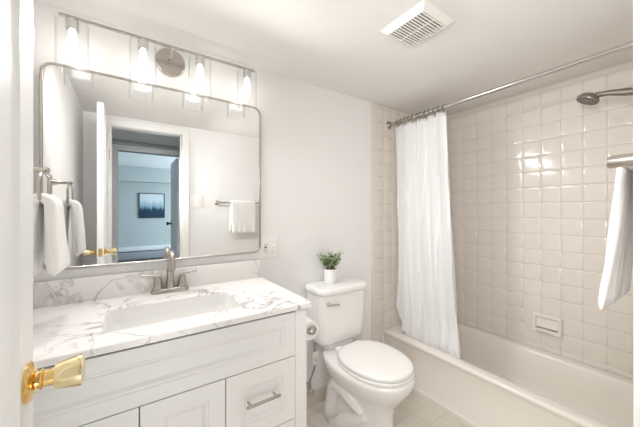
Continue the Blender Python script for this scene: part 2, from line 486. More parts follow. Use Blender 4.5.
b = B(); b.box(RX0, QX0, HY0 - .1, HY0, 0, RH).box(QX1, RX1, HY0 - .1, HY0, 0, RH).box(QX0, QX1, HY0 - .1, HY0, QZ, RH)
struct(b.obj('wall_south', M['hallwall'], smooth=False), 'hall wall with a second doorway')
b = B(); casing(b, QX0, QX1, QZ, HY0, None, .062, 1)
struct(b.obj('trim_2', M['halltrim']), 'pale casing around the second doorway across the hall')
struct(B().box(RX0 - .1, RX1 + .1, RY0 - .1, HY0, RH, RH + .1).obj('ceiling', M['hallceil'], smooth=False), 'far room ceiling')
struct(B().box(RX0 - .1, RX0, RY0, HY0, 0, RH).obj('wall_west', M['hallwall'], smooth=False), 'far room side wall')
b = B(); b.box(RX1, RX1 + .1, RY0, -4.9, 0, RH).box(RX1, RX1 + .1, -3.1, HY0, 0, RH).box(RX1, RX1 + .1, -4.9, -3.1, 0, .8).box(RX1, RX1 + .1, -4.9, -3.1, 2.2, RH)
struct(b.obj('wall_east', M['hallwall'], smooth=False), 'far room window wall')
b = B(); b.box(RX1 + .02, RX1 + .06, -4.9, -3.1, .8, .85).box(RX1 + .02, RX1 + .06, -4.9, -3.1, 2.15, 2.2).box(RX1 + .02, RX1 + .06, -4.9, -4.85, .85, 2.15).box(RX1 + .02, RX1 + .06, -3.15, -3.1, .85, 2.15).box(RX1 + .02, RX1 + .06, -4.02, -3.98, .85, 2.15)
wi = struct(b.obj('window_1', M['halltrim']), 'window lighting the far room')
B().box(RX1 + .036, RX1 + .042, -4.85, -3.15, .85, 2.15).obj('pane', M['glass'], wi, smooth=False)
struct(B().box(RX0 - .1, RX1 + .1, RY0 - .1, RY0, 0, RH).obj('wall_south', M['hallwall'], smooth=False), 'pale blue-grey far wall')
struct(B().box(RX0, RX1, RY0, RY0 + .30, 2.08, RH).obj('trim_3', M['hallwall'], smooth=False), 'boxed soffit over the far wall')
# far room door, open, black knobs
b = B(); b.box(QX1 - .034, QX1 - .004, HY0 - .10 - .60, HY0 - .105, .012, QZ - .01, .002)
d2 = struct(b.obj('door_2', M['halltrim']), 'pale blue-lit open door of the far room')
for sg, X in ((-1, QX1 - .034), (1, QX1 - .004)):
    b = B(); b.lathe((X, HY0 - .64, 1.12), (sg, 0, 0), [(0, 0), (.03, 0), (.03, .006), (.012, .01), (.011, .03), (.024, .04), (.028, .05), (.022, .062), (0, .065)], 24)
    b.obj('door_knob', M['black'], d2)
# picture on far wall
px0, px1, pz0, pz1 = .245, .85, 1.13, 1.80
t = thing('framed_picture', 'square dark-framed print of a misty tree line on the far wall', 'picture', ((px0 + px1) / 2, RY0, pz0))
b = B()
for (a0, a1, c0, c1) in ((px0, px1, pz0, pz0 + .02), (px0, px1, pz1 - .02, pz1), (px0, px0 + .02, pz0 + .02, pz1 - .02), (px1 - .02, px1, pz0 + .02, pz1 - .02)):
    b.box(a0, a1, RY0, RY0 + .03, c0, c1, .002)
b.obj('picture_frame', M['frameblack'], t)
po = B().box(-.2825, .2825, -.008, .008, 0, .63).obj('print', M['print'], None, smooth=False)
po.parent = t; po.location = (0, .014, .02)
# baseboard heater
t = thing('baseboard_heater', 'long low heater with white top under the framed picture', 'heater', (.3, RY0, 0))
B().box(-1.6, 2.4, RY0, RY0 + .10, .05, .25, .004).obj('heater_front', M['greyrad'], t)
B().box(-1.6, 2.4, RY0, RY0 + .12, .27, .38, .01).obj('heater_top', M['halltrim'], t)
for x in (-1.5, 2.3): B().box(x - .03, x + .03, RY0 + .01, RY0 + .09, 0, .27).obj('leg', M['halltrim'], t)

# ------------------------------------------------------------------ vanity
VX0_, VX1_, VF = WX + .004, .638, 1.034       # left, right, front plane of fronts
CT = .910
t = van = thing('vanity_cabinet', 'white shaker vanity cabinet with nickel bar pulls under the marble top', 'cabinet', ((VX0_ + VX1_) / 2, 1.3, 0))
b = B(); b.box(VX0_, VX1_, VF + .020, NY - .004, .0, .865); b.box(VX0_, VX1_, VF + .020, VF + .022, .09, .12)
# hollow for sink is inside; carcass drawn as panels
b.bm.free(); b = B()
b.box(VX0_, VX0_ + .018, VF + .022, NY - .004, .0, .883).box(VX1_ - .018, VX1_, VF + .022, NY - .004, .0, .883)
b.box(VX0_ + .018, VX1_ - .018, NY - .014, NY - .004, .09, .883).box(VX0_ + .018, VX1_ - .018, VF + .022, NY - .014, .09, .108)
b.box(VX0_ + .018, VX1_ - .018, VF + .075, VF + .09, 0, .09)
b.obj('body', M['cab'], t, smooth=False)
b = B()   # face frame
b.box(VX0_, VX0_ + .012, VF + .004, VF + .022, 0, .883).box(.583, VX1_, VF + .0, VF + .022, 0, .8875, .001).box(VX0_ + .012, .583, VF + .010, VF + .022, .862, .870)
b.box(VX0_ + .012, .583, VF + .010, VF + .022, .09, .11)
b.obj('face_frame', M['cab'], t)
B().box(VX0_ + .012, .583, VF + .019, VF + .0215, .11, .862).obj('inner_panel', M['gap_shade'], t, smooth=False)
B().box(VX0_ + .0125, .5825, VF + .008, VF + .021, .8705, .8878).obj('gap_shade_strip', M['gap_shade'], t, smooth=False)  # dark strip painted as the shade line under the countertop
def front(name, x0, x1, z0, z1, rail, parent, bevel=.022, dep=.014):
    """framed front with a sunk bevelled centre panel"""
    b = B(); y = VF; yb = VF + .0185
    ring = lambda i, yy: [(x0 + i, yy, z0 + i), (x1 - i, yy, z0 + i), (x1 - i, yy, z1 - i), (x0 + i, yy, z1 - i)]
    r2 = rail
    b.loft([ring(0, yb), ring(0, y + .0015), ring(.0015, y), ring(r2, y), ring(r2 + .004, y + .004), ring(r2 + .010, y + .0045), ring(r2 + bevel, y + dep), ring(r2 + bevel + .003, y + dep)])
    return b.obj(name, M['cab'], parent, angle=20)
g = .0016
front('false_front', VX0_ + .014, .583 - g, .690 + g, .874, .046, t, .020, .014)
def pull(x0, x1, z, parent, vertical=False):
    b = B(); y = VF - .030
    if not vertical:
        b.tube([(x0, y, z), (x1, y, z)], .0058, 16)
        for x in (x0 + .016, x1 - .016): b.tube([(x, y, z), (x, VF, z)], .0045, 12)
    else:
        b.tube([(x0, y, z), (x0, y, x1)], .0058, 16)
        for q in (z + .016, x1 - .016): b.tube([(x0, y, q), (x0, VF, q)], .0045, 12)
    return b.obj('bar_pull', M['nickel'], parent)
zs = (.690, .428, .112)
for i in range(2):
    dr = front('drawer', .294 + g, .583 - g, zs[i + 1] + g, zs[i] - g, .056, t)
    pull(.362, .498, (.571, .28)[i], dr)
dl = front('door', .030 + g, .294 - g, .112 + g, .690 - g, .056, t)
pull(.258, .40, .27, dl, True)
dr = front('door', VX0_ + .014, .030 - g, .112 + g, .690 - g, .056, t)
pull(.002, .40, .27, dr, True)

# countertop with sink cut-out
CX0, CX1, CY0, CY1 = WX + .002, .652, 1.012, NY - .002
SX0, SX1, SY0_, SY1_ = -.068, .392, 1.122, 1.385
b = B()
k = 6
outer = lambda z, i=0: rrect(CX0 + i, CX1 - i, CY0 + i, CY1 - i, z, .004, k)
inner = lambda z, i=0: rrect(SX0 - i, SX1 + i, SY0_ - i, SY1_ + i, z, .03, k)
b.loft([inner(CT - .022), outer(CT - .022), outer(CT - .003), outer(CT, .003), inner(CT, .003), inner(CT - .003), inner(CT - .022)], False, False)
bmesh.ops.remove_doubles(b.bm, verts=b.bm.verts, dist=1e-5)
ctop = tag(b.obj('countertop', M['marble'], angle=30), 'white marble countertop with grey veins on the vanity', 'countertop')
bs = tag(B().box(CX0, CX1 - .008, NY - .022, NY - .002, CT, 1.012, .002).obj('backsplash', M['marble']), 'low veined marble backsplash strip under the mirror', 'backsplash')
# undermount basin
b = B()
zt = CT - .0225
basin = [rrect(SX0 - .018, SX1 + .018, SY0_ - .018, SY1_ + .018, zt, .04, k), rrect(SX0 + .0006, SX1 - .0006, SY0_ + .0006, SY1_ - .0006, zt, .030, k), rrect(SX0 + .0006, SX1 - .0006, SY0_ + .0006, SY1_ - .0006, CT - .005, .030, k), rrect(SX0 + .003, SX1 - .003, SY0_ + .003, SY1_ - .003, CT - .0055, .030, k),
         rrect(SX0 + .006, SX1 - .006, SY0_ + .005, SY1_ - .005, zt - .03, .035, k), rrect(SX0 + .02, SX1 - .02, SY0_ + .016, SY1_ - .016, zt - .09, .045, k),
         rrect(SX0 + .05, SX1 - .05, SY0_ + .04, SY1_ - .04, zt - .118, .05, k), rrect(.145, .185, 1.235, 1.275, zt - .126, .0199, k)]
outr = [rrect(.140, .190, 1.230, 1.280, zt - .136, .0249, k), rrect(SX0 + .04, SX1 - .04, SY0_ + .03, SY1_ - .03, zt - .13, .05, k), rrect(SX0 - .008, SX1 + .008, SY0_ - .008, SY1_ + .008, zt - .07, .045, k), rrect(SX0 - .018, SX1 + .018, SY0_ - .018, SY1_ + .018, zt - .012, .04, k)]
b.loft(basin, False, True)
b.loft(outr, True, False)
sk = thing('sink', 'white rectangular undermount sink basin in the marble top', 'sink', (.162, 1.25, .74))
b.obj('basin', M['porcelain'], sk, angle=40)
b = B(); b.lathe((.165, 1.255, zt - .1255), (0, 0, 1), [(0, 0), (.020, 0), (.021, .002), (.014, .003), (.010, .002), (0, .0045)], 24); b.obj('drain', M['chrome'], sk)

# faucet
FX, FY, FZ = .170, 1.528, CT
t = thing('sink_faucet', 'brushed nickel centerset faucet with two lever handles behind the sink', 'faucet', (FX, FY, FZ))
b = B()
b.loft([rrect(FX - .082, FX + .082, FY - .027, FY + .027, FZ, .026, 8), rrect(FX - .082, FX + .082, FY - .027, FY + .027, FZ + .010, .026, 8), rrect(FX - .077, FX + .077, FY - .022, FY + .022, FZ + .019, .021, 8), rrect(FX - .070, FX + .070, FY - .018, FY + .018, FZ + .021, .017, 8)])
b.obj('base', M['nickel'], t)
b = B()
pts = [(FX, FY, FZ + .020), (FX, FY, FZ + .05), (FX, FY, FZ + .09), (FX, FY, FZ + .130)]
rr = [.019, .0165, .0150, .0115]
R_ = .048
for i in range(1, 15):
    a = PI * 1.06 * i / 14
    pts.append((FX, FY - R_ + R_ * math.cos(a), FZ + .142 + R_ * 1.1 * math.sin(a))); rr.append(.0112 - .0010 * i / 14)
pts.append((FX, FY - 2 * R_ - .002, FZ + .118)); rr.append(.0112)
b.tube(pts, rr, 20); b.obj('spout', M['nickel'], t)
b = B(); b.torus((FX, FY, FZ + .098), (0, 0, 1), .0150, .003, 28, 8); b.torus((FX, FY, FZ + .106), (0, 0, 1), .0138, .002, 28, 8); b.obj('collar', M['nickel'], t)
for s in (-1, 1):
    hx = FX + s * .052
    b = B(); b.lathe((hx, FY, FZ + .020), (0, 0, 1), [(0, 0), (.024, 0), (.023, .006), (.0185, .014), (.0175, .035), (.0160, .048), (.0105, .056), (.0085, .060), (.0085, .066), (0, .067)], 28)
    h_ = b.obj('handle', M['nickel'], t)
    b = B(); b.tube([(hx - s * .006, FY - .002, FZ + .083), (hx + s * .02, FY - .004, FZ + .085), (hx + s * .060, FY - .008, FZ + .090)], [.0070, .0062, .0058], 12)
    b.tube([(hx + s * .058, FY - .0078, FZ + .0898), (hx + s * .066, FY - .0086, FZ + .0906)], .0072, 12)
    b.tube([(hx, FY, FZ + .080), (hx, FY, FZ + .092)], [.008, .006], 12)
    b.obj('lever', M['nickel'], h_)

# ------------------------------------------------------------------ wall mirror
MX0, MX1, MZ0, MZ1 = -.292, .650, 1.053, 1.908
t = thing('wall_mirror', 'large rounded-corner mirror with slim polished metal frame above the sink', 'mirror', ((MX0 + MX1) / 2, NY, MZ0))
def xz(ring, y): return [(p[0], y, p[1]) for p in ring]
def rr2(i, r=.045): return rrect(MX0 + i, MX1 - i, MZ0 + i, MZ1 - i, 0, max(r - i, .01), 10)
b = B()
b.loft([xz(rr2(0), NY - .001), xz(rr2(0), NY - .0165), xz(rr2(.0015), NY - .018), xz(rr2(.008), NY - .018), xz(rr2(.0095), NY - .0165), xz(rr2(.0095), NY - .001), xz(rr2(0), NY - .001)], False, False)
bmesh.ops.remove_doubles(b.bm, verts=b.bm.verts, dist=1e-6)
b.obj('mirror_frame', M['nickel'], t)
b = B(); b.loft([xz(rr2(.0097), NY - .002), xz(rr2(.0097), NY - .013)]); b.obj('mirror_glass', M['mirror'], t, angle=20)

# ------------------------------------------------------------------ vanity light
LY = 1.478; LZ = 2.066
t = thing('vanity_light', 'four-light nickel bar with clear glass cylinder shades above the mirror', 'wall light', (.176, NY, 2.03))
b = B(); b.lathe((.176, NY, 2.036), (0, -1, 0), [(0, 0), (.066, 0), (.067, .004), (.066, .018), (.062, .021), (0, .021)], 48); b.obj('backplate', M['nickel'], t)
b = B(); b.tube([(.176, NY - .021, 2.040), (.176, NY - .06, 2.044), (.176, NY - .09, 2.054), (.176, LY, LZ)], .007, 14)
b.lathe((.176, NY - .021, 2.040), (0, -1, 0), [(0, 0), (.014, 0), (.012, .008), (0, .009)], 20); b.obj('arm', M['nickel'], t)
b = B(); b.box(-.222, .575, LY - .007, LY + .007, LZ - .005, LZ + .005, .002); b.obj('bar', M['nickel'], t)
for X in (-.181, .057, .295, .533):
    b = B(); b.lathe((X, LY, LZ - .005), (0, 0, -1), [(0, 0), (.009, 0), (.009, .006), (.020, .009), (.0215, .013), (.0215, .048), (.018, .050), (0, .050)], 28)
    b.obj('socket', M['chrome'], t)
    b = B(); R0 = .052; zt_, zb = LZ - .014, 1.857
    b.lathe((X, LY, 0), (0, 0, 1), [(.022, zt_), (R0 - .006, zt_), (R0, zt_ - .006), (R0, zb), (R0 - .003, zb), (R0 - .003, zt_ - .007), (R0 - .007, zt_ - .003), (.022, zt_ - .003), (.022, zt_)], 40)
    # open tube: drop the two end caps
    caps = [f for f in b.bm.faces if len(f.verts) > 8]
    bmesh.ops.delete(b.bm, geom=caps, context='FACES')
    b.obj('glass_shade', M['glass'], t)
    b = B(); b.lathe((X, LY, LZ - .055), (0, 0, -1), [(0, 0), (.0105, 0), (.011, .010), (.013, .022), (.0165, .038), (.017, .048), (.013, .060), (.006, .066), (0, .067)], 24)
    b.obj('bulb', M['bulb'], t)
    sl = bpy.data.lights.new('bulb_fill_spot', 'SPOT'); sl.energy = BULB_FILL; sl.color = (1.0, .975, .945)  # added spot at the bulb, throwing extra light into the room
    sl.spot_size = math.radians(158); sl.spot_blend = .8; sl.shadow_soft_size = .022
    so = bpy.data.objects.new('bulb_fill_spot', sl); COL.objects.link(so)
    so.location = (X, LY - .022, 1.945)
    so.rotation_euler = Vector((.35, -1, -.72)).to_track_quat('-Z', 'Y').to_euler()

# ------------------------------------------------------------------ outlet and switch plates
def wall_plate(name, label, cat, x, z, Y, sg, kinds):
    t = thing(name, label, cat, (x, Y, z))
    W, HH_ = .122, .130
    ring = lambda i, y: [(p[0], y, p[1]) for p in rrect(x - W / 2 + i, x + W / 2 - i, z - HH_ / 2 + i, z + HH_ / 2 - i, 0, .005, 3)]
    b = B(); b.loft([ring(0, Y), ring(0, Y + sg * .002), ring(.003, Y + sg * .0055), ring(.005, Y + sg * .006)]); b.obj('cover_plate', M['plate'], t)
    for q, kd in zip((-.023, .023), kinds):
        xx = x + q; y1 = Y + sg * .006; y2 = Y + sg * .009
        lo, hi = min(y1, y2), max(y1, y2)
        if kd == 'o':
            b = B(); b.box(xx - .0165, xx + .0165, lo, hi, z - .033, z + .033, .001); o = b.obj('receptacle', M['plate'], t)
            b = B(); 
            for dz in (-.018, .018):
                for dx in (-.006, .006): b.box(xx + dx - .001, xx + dx + .001, min(y2, y2 + sg * .0006), max(y2, y2 + sg * .0006), z + dz - .004, z + dz + .005)
                b.lathe((xx, y2, z + dz - .009), (0, sg, 0), [(0, 0), (.0025, 0), (.0025, .0006), (0, .0006)], 10)
            b.obj('slots', M['slot'], o, smooth=False)
            b = B(); b.box(xx - .007, xx + .007, min(y2, y2 + sg * .001), max(y2, y2 + sg * .001), z - .004, z + .005, .0003); b.obj('test_button', M['slot'], o)
        else:
            b = B(); b.box(xx - .005, xx + .005, lo, hi, z - .012, z + .012, .001); o = b.obj('switch_surround', M['plate'], t)
            b = B(); b.tube([(xx, y2, z), (xx, y2 + sg * .010, z + .005)], [.004, .0028], 8); b.obj('toggle', M['plate'], o)
            b = B()
            b.bm.free()
            for dz in (-.030, .030): B().lathe((xx, y1, z + dz), (0, sg, 0), [(0, 0), (.003, 0), (.0025, .001), (0, .0012)], 10).obj('screw', M['nickel'], o)
    return t
wall_plate('outlet_plate', 'white outlet and switch plate on the wall right of the mirror', 'outlet', .706, 1.080, NY, -1, 'os')
wall_plate('light_switch', 'white double switch plate beside the doorway, seen in the mirror', 'switch', .578, 1.400, SY, 1, 'ss')

# ------------------------------------------------------------------ towel ring with hand towel (west wall)
def drape(name, axis, c, wid, zt, z1, z2, thick, gap, seed, flare=0.0, gather=0.0, mt=None, hem=None, tilt=0.0):
    """cloth folded over a bar: inverted U cross-section swept along the bar. c=(x,y) of the bar;
    axis = direction of the bar. z1/z2 = hem heights of the two flaps, gap = inner radius at the bar"""
    rnd = random.Random(seed); off = rnd.uniform(0, 50)
    n = 28
    prof = []       # (offset across, z, outward dir) centre line
    m = 16
    R = gap + thick / 2
    for i in range(m + 1): prof.append((-1, z1 + (zt - z1) * i / m, (1 - i / m)))
    for i in range(1, 8):
        a = PI - PI * i / 8; prof.append(('a', a, 0))
    for i in range(m + 1): prof.append((1, zt + (z2 - zt) * i / m, i / m))
    def centre(p, u):
        if p[0] == 'a': return R * math.cos(p[1]), zt + R * math.sin(p[1]), 0, (math.cos(p[1]), math.sin(p[1]))
        s = p[0]; d = p[2]
        wob = noise.noise(Vector((u * 7 + off, d * 1.6, s * 3))) * .010 * d
        return s * (R + flare * d) + wob, p[1], d, (s, 0)
    rings = []
    half = thick / 2
    for i in range(n + 1):
        u = (i / n * 2 - 1)
        edge = math.sqrt(max(0, 1 - abs(u) ** 8))
        outer, inner = [], []
        for p in prof:
            cx, z, d, nn = centre(p, u)
            h = half * (.35 + .65 * edge)
            ww_ = u * wid / 2 * (1 - gather * (1 - d) ** 1.5) 
            puff = 1 + .12 * noise.noise(Vector((u * 4 + off, z * 9, 2)))
            outer.append((cx + nn[0] * h * puff, z + nn[1] * h, ww_)); inner.append((cx - nn[0] * h, z - nn[1] * h, ww_))
        # rounded hem ends
        e0 = centre(prof[0], u); e1 = centre(prof[-1], u)
        ww0 = u * wid / 2
        loop = outer + [(e1[0], e1[1] - half * .8, ww0)] + inner[::-1] + [(e0[0], e0[1] - half * .8, ww0)]
        dz_ = tilt * u
        if axis == 'y': rings.append([(c[0] + q[0], c[1] + q[2], q[1] + dz_ * (zt - q[1]) / .25) for q in loop])
        else: rings.append([(c[0] + q[2], c[1] + q[0], q[1] + dz_ * (zt - q[1]) / .25) for q in loop])
    b = B(); b.loft(rings)
    return b.obj(name, mt or M['towel'], angle=60)

RGX, RGY, RGZ = -.232, 1.315, 1.436
t = thing('towel_ring', 'nickel towel ring on the wall left of the mirror', 'towel ring', (WX, RGY, RGZ))
b = B(); b.box(WX, WX + .010, RGY - .026, RGY + .026, RGZ - .055, RGZ + .035, .003); b.obj('mount_plate', M['nickel'], t)
b = B(); b.lathe((WX + .010, RGY, RGZ), (1, 0, 0), [(0, 0), (.022, 0), (.014, .010), (.0085, .028), (.0075, .055), (.009, .066), (.011, .072), (.010, .080), (0, .082)], 24); b.obj('post', M['nickel'], t)
b = B()
ringpts = []
hw, hh = .072, .055
for i in range(49):
    a = 2 * PI * i / 48 + PI / 2
    ca, sa = math.cos(a), math.sin(a)
    e = .62
    ringpts.append((RGX, RGY + hw * math.copysign(abs(ca) ** e, ca), RGZ - hh - .010 + hh * math.copysign(abs(sa) ** e, sa)))
b.tube(ringpts, .0048, 10, cap=False)
bmesh.ops.remove_doubles(b.bm, verts=b.bm.verts, dist=1e-6)
b.obj('ring', M['nickel'], t)
zr = RGZ - 2 * hh - .010
tw = drape('hand_towel', 'y', (RGX, RGY), .195, zr, 1.090, 1.100, .034, .0060, 3, flare=.014, gather=.30)
tag(tw, 'white hand towel hanging on the towel ring left of the mirror', 'towel')

# ------------------------------------------------------------------ towel bar with towel (south wall)
TBY, TBZ = SY + .078, 1.392
t = thing('towel_bar', 'nickel towel bar on the wall beside the doorway', 'towel bar', (1.05, SY, TBZ))
for x in (.785, 1.365):
    b = B(); b.lathe((x, SY, TBZ), (0, 1, 0), [(0, 0), (.026, 0), (.026, .005), (.020, .009), (.0135, .011), (.0125, .050), (.0125, .088), (.0115, .092), (0, .093)], 28); b.obj('post', M['nickel'], t)
B().tube([(.787, TBY, TBZ), (1.363, TBY, TBZ)], .0085, 16).obj('rail', M['nickel'], t)
tw = drape('bath_towel', 'x', (1.045, TBY), .27, TBZ, 1.085, 1.072, .016, .0090, 11, flare=.030)
tag(tw, 'white towel folded over the towel bar by the doorway', 'towel')

# ------------------------------------------------------------------ toilet
TX = 1.135
t = thing('toilet', 'white two-piece toilet with closed lid between vanity and bathtub', 'toilet', (TX, 1.2, 0))
def egg(cx, yb, yf, hw, z, n=44, p=2.25, back=.35):
    """elongated outline: squarer at the back (yb), rounded to the front (yf)"""
    pts = []
    cy = yb + (yf - yb) * .42
    for i in range(n):
        a = 2 * PI * i / n
        c_, s_ = math.cos(a), math.sin(a)
        x = cx + hw * math.copysign(abs(c_) ** (2 / p), c_)
        if s_ >= 0:   # back half
            pp = 2 / 3.2
            x = cx + hw * math.copysign(abs(c_) ** pp, c_) * (1 - .12 * s_)
            y = cy + (yb - cy) * abs(s_) ** .8
        else:
            y = cy + (yf - cy) * abs(s_) ** .95
        pts.append((x, y, z))
    return pts
YB, YF = 1.325, .905
b = B()
b.loft([egg(TX, 1.515, .985, .128, 0), egg(TX, 1.515, .985, .128, .028), egg(TX, 1.505, .995, .118, .050), egg(TX, 1.49, 1.005, .112, .13), egg(TX, 1.47, 1.005, .112, .22),
        egg(TX, 1.46, .985, .124, .275), egg(TX, 1.46, .940, .160, .330), egg(TX, 1.465, .902, .191, .385), egg(TX, 1.47, .891, .200, .420), egg(TX, 1.47, .892, .199, .434), egg(TX, 1.465, .902, .188, .443)])
b.obj('bowl', M['porcelain'], t, angle=60)
# trapway bulges on both sides of the pedestal
for s in (-1, 1):
    b = B(); X = TX + s * .096
    pts = [(X, 1.12, .21), (X + s * .012, 1.17, .25), (X + s * .016, 1.235, .285), (X + s * .014, 1.30, .285), (X + s * .010, 1.345, .245), (X + s * .008, 1.365, .18), (X + s * .006, 1.385, .11), (X + s * .002, 1.41, .05), (X, 1.44, .03)]
    b.tube(pts, [.02, .036, .044, .046, .044, .042, .042, .040, .02], 20); b.obj('trapway', M['porcelain'], t, angle=60)
    b = B(); b.tube([(X - s * .01, 1.10, .20), (X + s * .004, 1.17, .16), (X + s * .008, 1.25, .10), (X + s * .010, 1.31, .05), (X + s * .010, 1.34, .02)], [.02, .036, .042, .040, .018], 18); b.obj('trapway', M['porcelain'], t, angle=60)
    b = B(); b.lathe((TX + s * .116, 1.16, .026), (0, 0, 1), [(0, 0), (.014, 0), (.013, .010), (.008, .016), (0, .018)], 20); b.obj('bolt_cap', M['seat'], t)
b = B()
b.loft([egg(TX, YB, YF - .004, .180, .445), egg(TX, YB, YF - .006, .183, .449), egg(TX, YB, YF - .006, .183, .458), egg(TX, YB, YF - .003, .180, .462)]); b.obj('seat', M['seat'], t, angle=50)
b = B()
b.loft([egg(TX, YB - .004, YF, .176, .464), egg(TX, YB - .002, YF - .003, .180, .468), egg(TX, YB - .002, YF - .003, .180, .480), egg(TX, YB - .006, YF + .003, .174, .487), egg(TX, YB - .03, YF + .03, .150, .490), egg(TX, YB - .10, YF + .12, .08, .492)]); b.obj('lid', M['seat'], t, angle=50)
for s in (-1, 1):
    b = B(); b.box(TX + s * .075 - .022, TX + s * .075 + .022, YB - .004, YB + .032, .4435, .472, .006, 3); b.obj('hinge', M['seat'], t)
# tank
b = B()
def tankring(hw, y0, y1, z, r): return rrect(TX - hw, TX + hw, y0, y1, z, r, 8)
b.loft([tankring(.12, 1.40, 1.53, .4425, .05), tankring(.12, 1.40, 1.53, .466, .05), tankring(.157, 1.392, 1.560, .473, .05), tankring(.167, 1.382, 1.565, .484, .05), tankring(.173, 1.378, 1.568, .51, .045), tankring(.180, 1.376, 1.570, .62, .04), tankring(.184, 1.372, 1.572, .789, .035)])
b.obj('tank', M['porcelain'], t, angle=50)
def lidring(i, z):
    # bowed front edge
    pts = []
    for (x, y, zz) in tankring(.200 - i, 1.356 + i, 1.578 - i, z, .055 - i):
        if y < 1.46: y -= .022 * max(0, 1 - ((x - TX) / .200) ** 2) * min(1, (1.46 - y) / .08)
        pts.append((x, y, z))
    return pts
b = B(); b.loft([lidring(.012, 0.790), lidring(.003, 0.794), lidring(0, 0.800), lidring(0, 0.816), lidring(.004, 0.824), lidring(.014, 0.828), lidring(.03, 0.830)]); b.obj('tank_lid', M['porcelain'], t, angle=50)
b = B(); b.lathe((TX - .135, 1.374, .735), (0, -1, 0), [(0, -.004), (.014, -.004), (.014, .006), (.009, .010), (.008, .016), (0, .017)], 20)
b.tube([(TX - .138, 1.350, .735), (TX - .105, 1.346, .733), (TX - .072, 1.345, .728)], [.0075, .0065, .0085], 12); b.obj('flush_lever', M['chrome'], t)

# water supply line
t = thing('supply_line', 'braided water supply hose and shutoff valve on the wall beside the toilet base', 'water valve', (.985, NY, .16))
vx = .965
b = B(); b.lathe((vx, NY - .010, .150), (0, -1, 0), [(0, 0), (.030, 0), (.028, .005), (.012, .010), (.0095, .012), (.0095, .050), (0, .051)], 24)
b.tube([(vx, NY - .055, .135), (vx, NY - .055, .180)], .013, 14); b.obj('valve', M['chrome'], t)
b = B(); b.lathe((vx, NY - .066, .150), (0, -1, 0), [(0, 0), (.006, 0), (.006, .012), (.020, .014), (.022, .020), (.018, .026), (0, .027)], 20); b.obj('valve_handle', M['chrome'], t)
b = B(); b.tube([(vx, NY - .055, .180), (vx + .004, NY - .060, .22), (vx + .026, NY - .070, .28), (vx + .030, NY - .078, .34), (vx + .020, NY - .085, .40), (vx + .020, NY - .085, .455)], .0062, 10); b.obj('hose', M['hose'], t)
b = B(); b.box(vx + .000, vx + .048, NY - .0935, NY - .092, .320, .405, .0004); b.obj('paper_tag', M['tag'], t)
b = B(); b.box(vx + .022, vx + .030, NY - .0939, NY - .0935, .345, .348).box(vx + .022, vx + .026, NY - .0939, NY - .0935, .348, .360); b.obj('tag_print', M['slot'], t, smooth=False)

# toilet paper holder on the vanity's side
PX, PYc, PZ = .700, 1.150, .752
t = thing('toilet_paper_holder', 'nickel toilet paper holder on the side of the vanity', 'paper holder', (VX1_, 1.07, PZ))
b = B(); b.lathe((VX1_, 1.082, PZ), (1, 0, 0), [(0, 0), (.018, 0), (.017, .005), (.009, .009), (.0085, .052), (0, .053)], 20)
b.tube([(PX, 1.070, PZ), (PX, 1.225, PZ)], .0075, 14)
b.lathe((PX, 1.096, PZ), (0, -1, 0), [(0, 0), (.012, 0), (.018, .006), (.020, .014), (.018, .022), (.010, .028), (0, .029)], 24); b.obj('holder_arm', M['nickel'], t)
t = thing('toilet_paper_roll', 'white toilet paper roll on the holder beside the vanity', 'toilet paper', (PX, PYc, PZ))
b = B(); b.lathe((PX, 1.100, PZ - .0093), (0, 1, 0), [(.018, 0), (.043, 0), (.044, .003), (.044, .097), (.043, .10), (.018, .10), (.018, 0)], 36)
bmesh.ops.delete(b.bm, geom=[f for f in b.bm.faces if len(f.verts) > 8], context='FACES'); b.obj('paper', M['paper'], t)
b = B(); b.lathe((PX, 1.1005, PZ - .0093), (0, 1, 0), [(.0178, 0), (.0178, .099), (.0168, .099), (.0168, 0), (.0178, 0)], 24)
bmesh.ops.delete(b.bm, geom=[f for f in b.bm.faces if len(f.verts) > 8], context='FACES'); b.obj('cardboard_core', M['card'], t)

# ------------------------------------------------------------------ potted plant on the tank
QX, QY, QZ_ = 1.098, 1.485, .830
t = thing('potted_plant', 'small leafy green plant in a white pot on the toilet tank', 'plant', (QX, QY, QZ_))
b = B(); b.lathe((QX, QY, QZ_), (0, 0, 1), [(0, 0), (.036, 0), (.039, .003), (.043, .088), (.0425, .092), (.040, .092), (.038, .080), (0, .080)], 36); b.obj('pot', M['pot'], t)
b = B(); b.lathe((QX, QY, QZ_ + .080), (0, 0, 1), [(0, 0), (.0385, .0005), (.036, .003), (0, .006)], 20); b.obj('soil', M['soil'], t)
bs_, b1, b2 = B(), B(), B()
rnd = random.Random(5)
def leaf(b, p, d, L, W):
    d = d.normalized(); s = d.cross(Vector((0, 0, 1)))
    if s.length < .05: s = Vector((1, 0, 0))
    s.normalize(); q = rnd.uniform(-.9, .9)
    s = (s * math.cos(q) + d.cross(s) * math.sin(q)).normalized(); nn = s.cross(d).normalized()
    pts = [(0, 0, 0), (.3, .42, .04), (.62, .5, .03), (.88, .28, 0), (1, 0, -.05)]
    c_ = [b.bm.verts.new(p + d * L * a + nn * L * (h - .05 * math.sin(a * PI))) for (a, w_, h) in pts]
    l_ = [b.bm.verts.new(p + d * L * a + s * W * w_ + nn * L * (h + .05)) for (a, w_, h) in pts[1:4]]
    r_ = [b.bm.verts.new(p + d * L * a - s * W * w_ + nn * L * (h + .05)) for (a, w_, h) in pts[1:4]]
    for side in (l_, r_):
        b.bm.faces.new((c_[0], c_[1], side[0])); b.bm.faces.new((c_[1], c_[2], side[1], side[0]))
        b.bm.faces.new((c_[2], c_[3], side[2], side[1])); b.bm.faces.new((c_[3], c_[4], side[2]))
